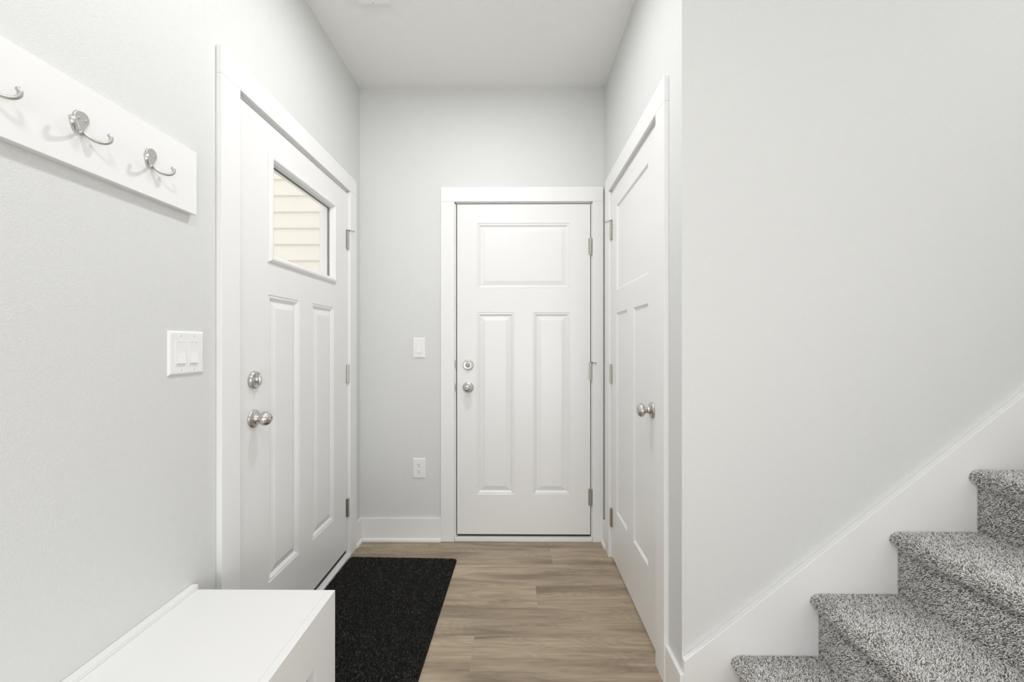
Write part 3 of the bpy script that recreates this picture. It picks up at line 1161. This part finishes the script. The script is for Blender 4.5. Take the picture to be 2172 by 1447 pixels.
S = np.clip(S.ravel() + rs.uniform(-0.45, 0.45, ns * ny) * pitch, 0.001, cum[-1] - 0.001)
Yy = np.clip(Yy.ravel() + rs.uniform(-0.45, 0.45, ns * ny) * pitch, W0 + 0.002, W1 - 0.0015)
k = np.clip(np.searchsorted(cum, S) - 1, 0, len(ln) - 1)
fr = (S - cum[k]) / ln[k]
px = seg_pts[k, 0] + d[k, 0] * fr
pz = seg_pts[k, 1] + d[k, 1] * fr
# smooth normals over the profile
nrm = np.stack([-d[:, 1], d[:, 0]], 1) / ln[:, None]
N3 = np.stack([nrm[k, 0], np.zeros(len(k)), nrm[k, 1]], 1)
P3 = np.stack([px, Yy, pz], 1)
poly = prof + [(xr + RUN, 0.0)]
bv = [(a, W0, b) for a, b in poly] + [(a, W1, b) for a, b in poly]
n_ = len(poly)
bf = [list(range(n_)), list(range(2 * n_ - 1, n_ - 1, -1))] + [[i, n_ + i, n_ + (i + 1) % n_, (i + 1) % n_] for i in range(n_)]
step_me = tuft_mesh('carpeted_step', M_carpet, P3, N3, 7, 0.00135, 0.0058, 0.0036, (bv, bf), 0.05)
stairs = empty('staircase', (NX0, 0.84, 0), 'staircase covered in speckled grey carpet rising along the right wall', 'stairs')
for i in range(NSTEP):
    o = bpy.data.objects.new('carpeted_step', step_me)
    COL.objects.link(o)
    o.parent = stairs
    o.location = (RUN * i, -0.84, Z1 - RISE + RISE * i)

# --- door mat
MX, MY = 0.600, 0.914
ang = math.radians(-1.6)
pitch = 0.0038
nx, ny = int(MX / pitch), int(MY / pitch)
rs = np.random.RandomState(11)
X, Yy = np.meshgrid((np.arange(nx) + 0.5) * pitch, (np.arange(ny) + 0.5) * pitch, indexing='ij')
X = X.ravel() + rs.uniform(-0.4, 0.4, nx * ny) * pitch
Yy = Yy.ravel() + rs.uniform(-0.4, 0.4, nx * ny) * pitch
rc = 0.022
cxq = np.clip(X, rc, MX - rc)
cyq = np.clip(Yy, rc, MY - rc)
ok = (np.hypot(X - cxq, Yy - cyq) < rc - 0.001)
X, Yy = X[ok] - MX, Yy[ok] - MY       # origin at the far right corner
P3 = np.stack([X, Yy, np.full(len(X), 0.0035)], 1)
N3 = np.tile(np.array([[0, 0, 1.0]]), (len(X), 1))
outline = []
for (qx, qy, a0) in ((-rc, -rc, 0), (-MX + rc, -rc, 90), (-MX + rc, -MY + rc, 180), (-rc, -MY + rc, 270)):
    for i in range(7):
        t = math.radians(a0 + 90 * i / 6)
        outline.append((qx + rc * math.cos(t), qy + rc * math.sin(t)))
n_ = len(outline)
bv = [(a, b, 0.0004) for a, b in outline] + [(a, b, 0.0045) for a, b in outline]
bf = [list(range(n_ - 1, -1, -1)), list(range(n_, 2 * n_))] + [[i, (i + 1) % n_, n_ + (i + 1) % n_, n_ + i] for i in range(n_)]
mat_me = tuft_mesh('door_mat', M_mat, P3, N3, 21, 0.0016, 0.0065, 0.0030, (bv, bf), 0.1)
o = bpy.data.objects.new('door_mat', mat_me)
COL.objects.link(o)
o.location = (-0.3220, 2.2420, 0.0)
o.rotation_euler = (0, 0, ang)
tag(o, 'rectangular black looped door mat lying on the floor by the front door', 'door mat')

# ------------------------------------------------------------------ outside the front door
m = MB()
yw = 2.66
crs = 0.1075
z = 0.031
xA, xB = -3.6, -1.245
while z < 3.0:
    # each lap course leans out towards its lower edge
    m.prism([(yw, z), (yw - 0.014, z), (yw - 0.0145, z + 0.010), (yw - 0.002, z + crs), (yw, z + crs)], 'x', xA, xB)
    z += crs
m.box(xA, xB, yw, yw + 0.1, -0.1, 3.0)
struct(m.build('wall_outside', M_siding, origin=(0, yw, 0)), 'cream lap siding of the porch wall seen through the front door glass', 'wall')
m = MB()
m.box(-1.248, -1.205, yw - 0.024, yw + 0.02, -0.1, 3.0)
m.box(-1.205, -1.175, yw - 0.034, yw + 0.02, -0.1, 3.0)
m.box(-1.175, -1.112, yw - 0.030, yw + 0.02, -0.1, 3.0)
struct(m.build('trim_5', M_vinyl_trim, bevel=0.002), 'white corner post at the end of the porch siding', 'corner post')
m = MB()
m.box(-6, XL - 0.16, -6, 6, -0.2, -0.05)
struct(m.build('floor_porch', M_outdoor, origin=(-2, 0, 0)), 'concrete porch outside the front door', 'porch')
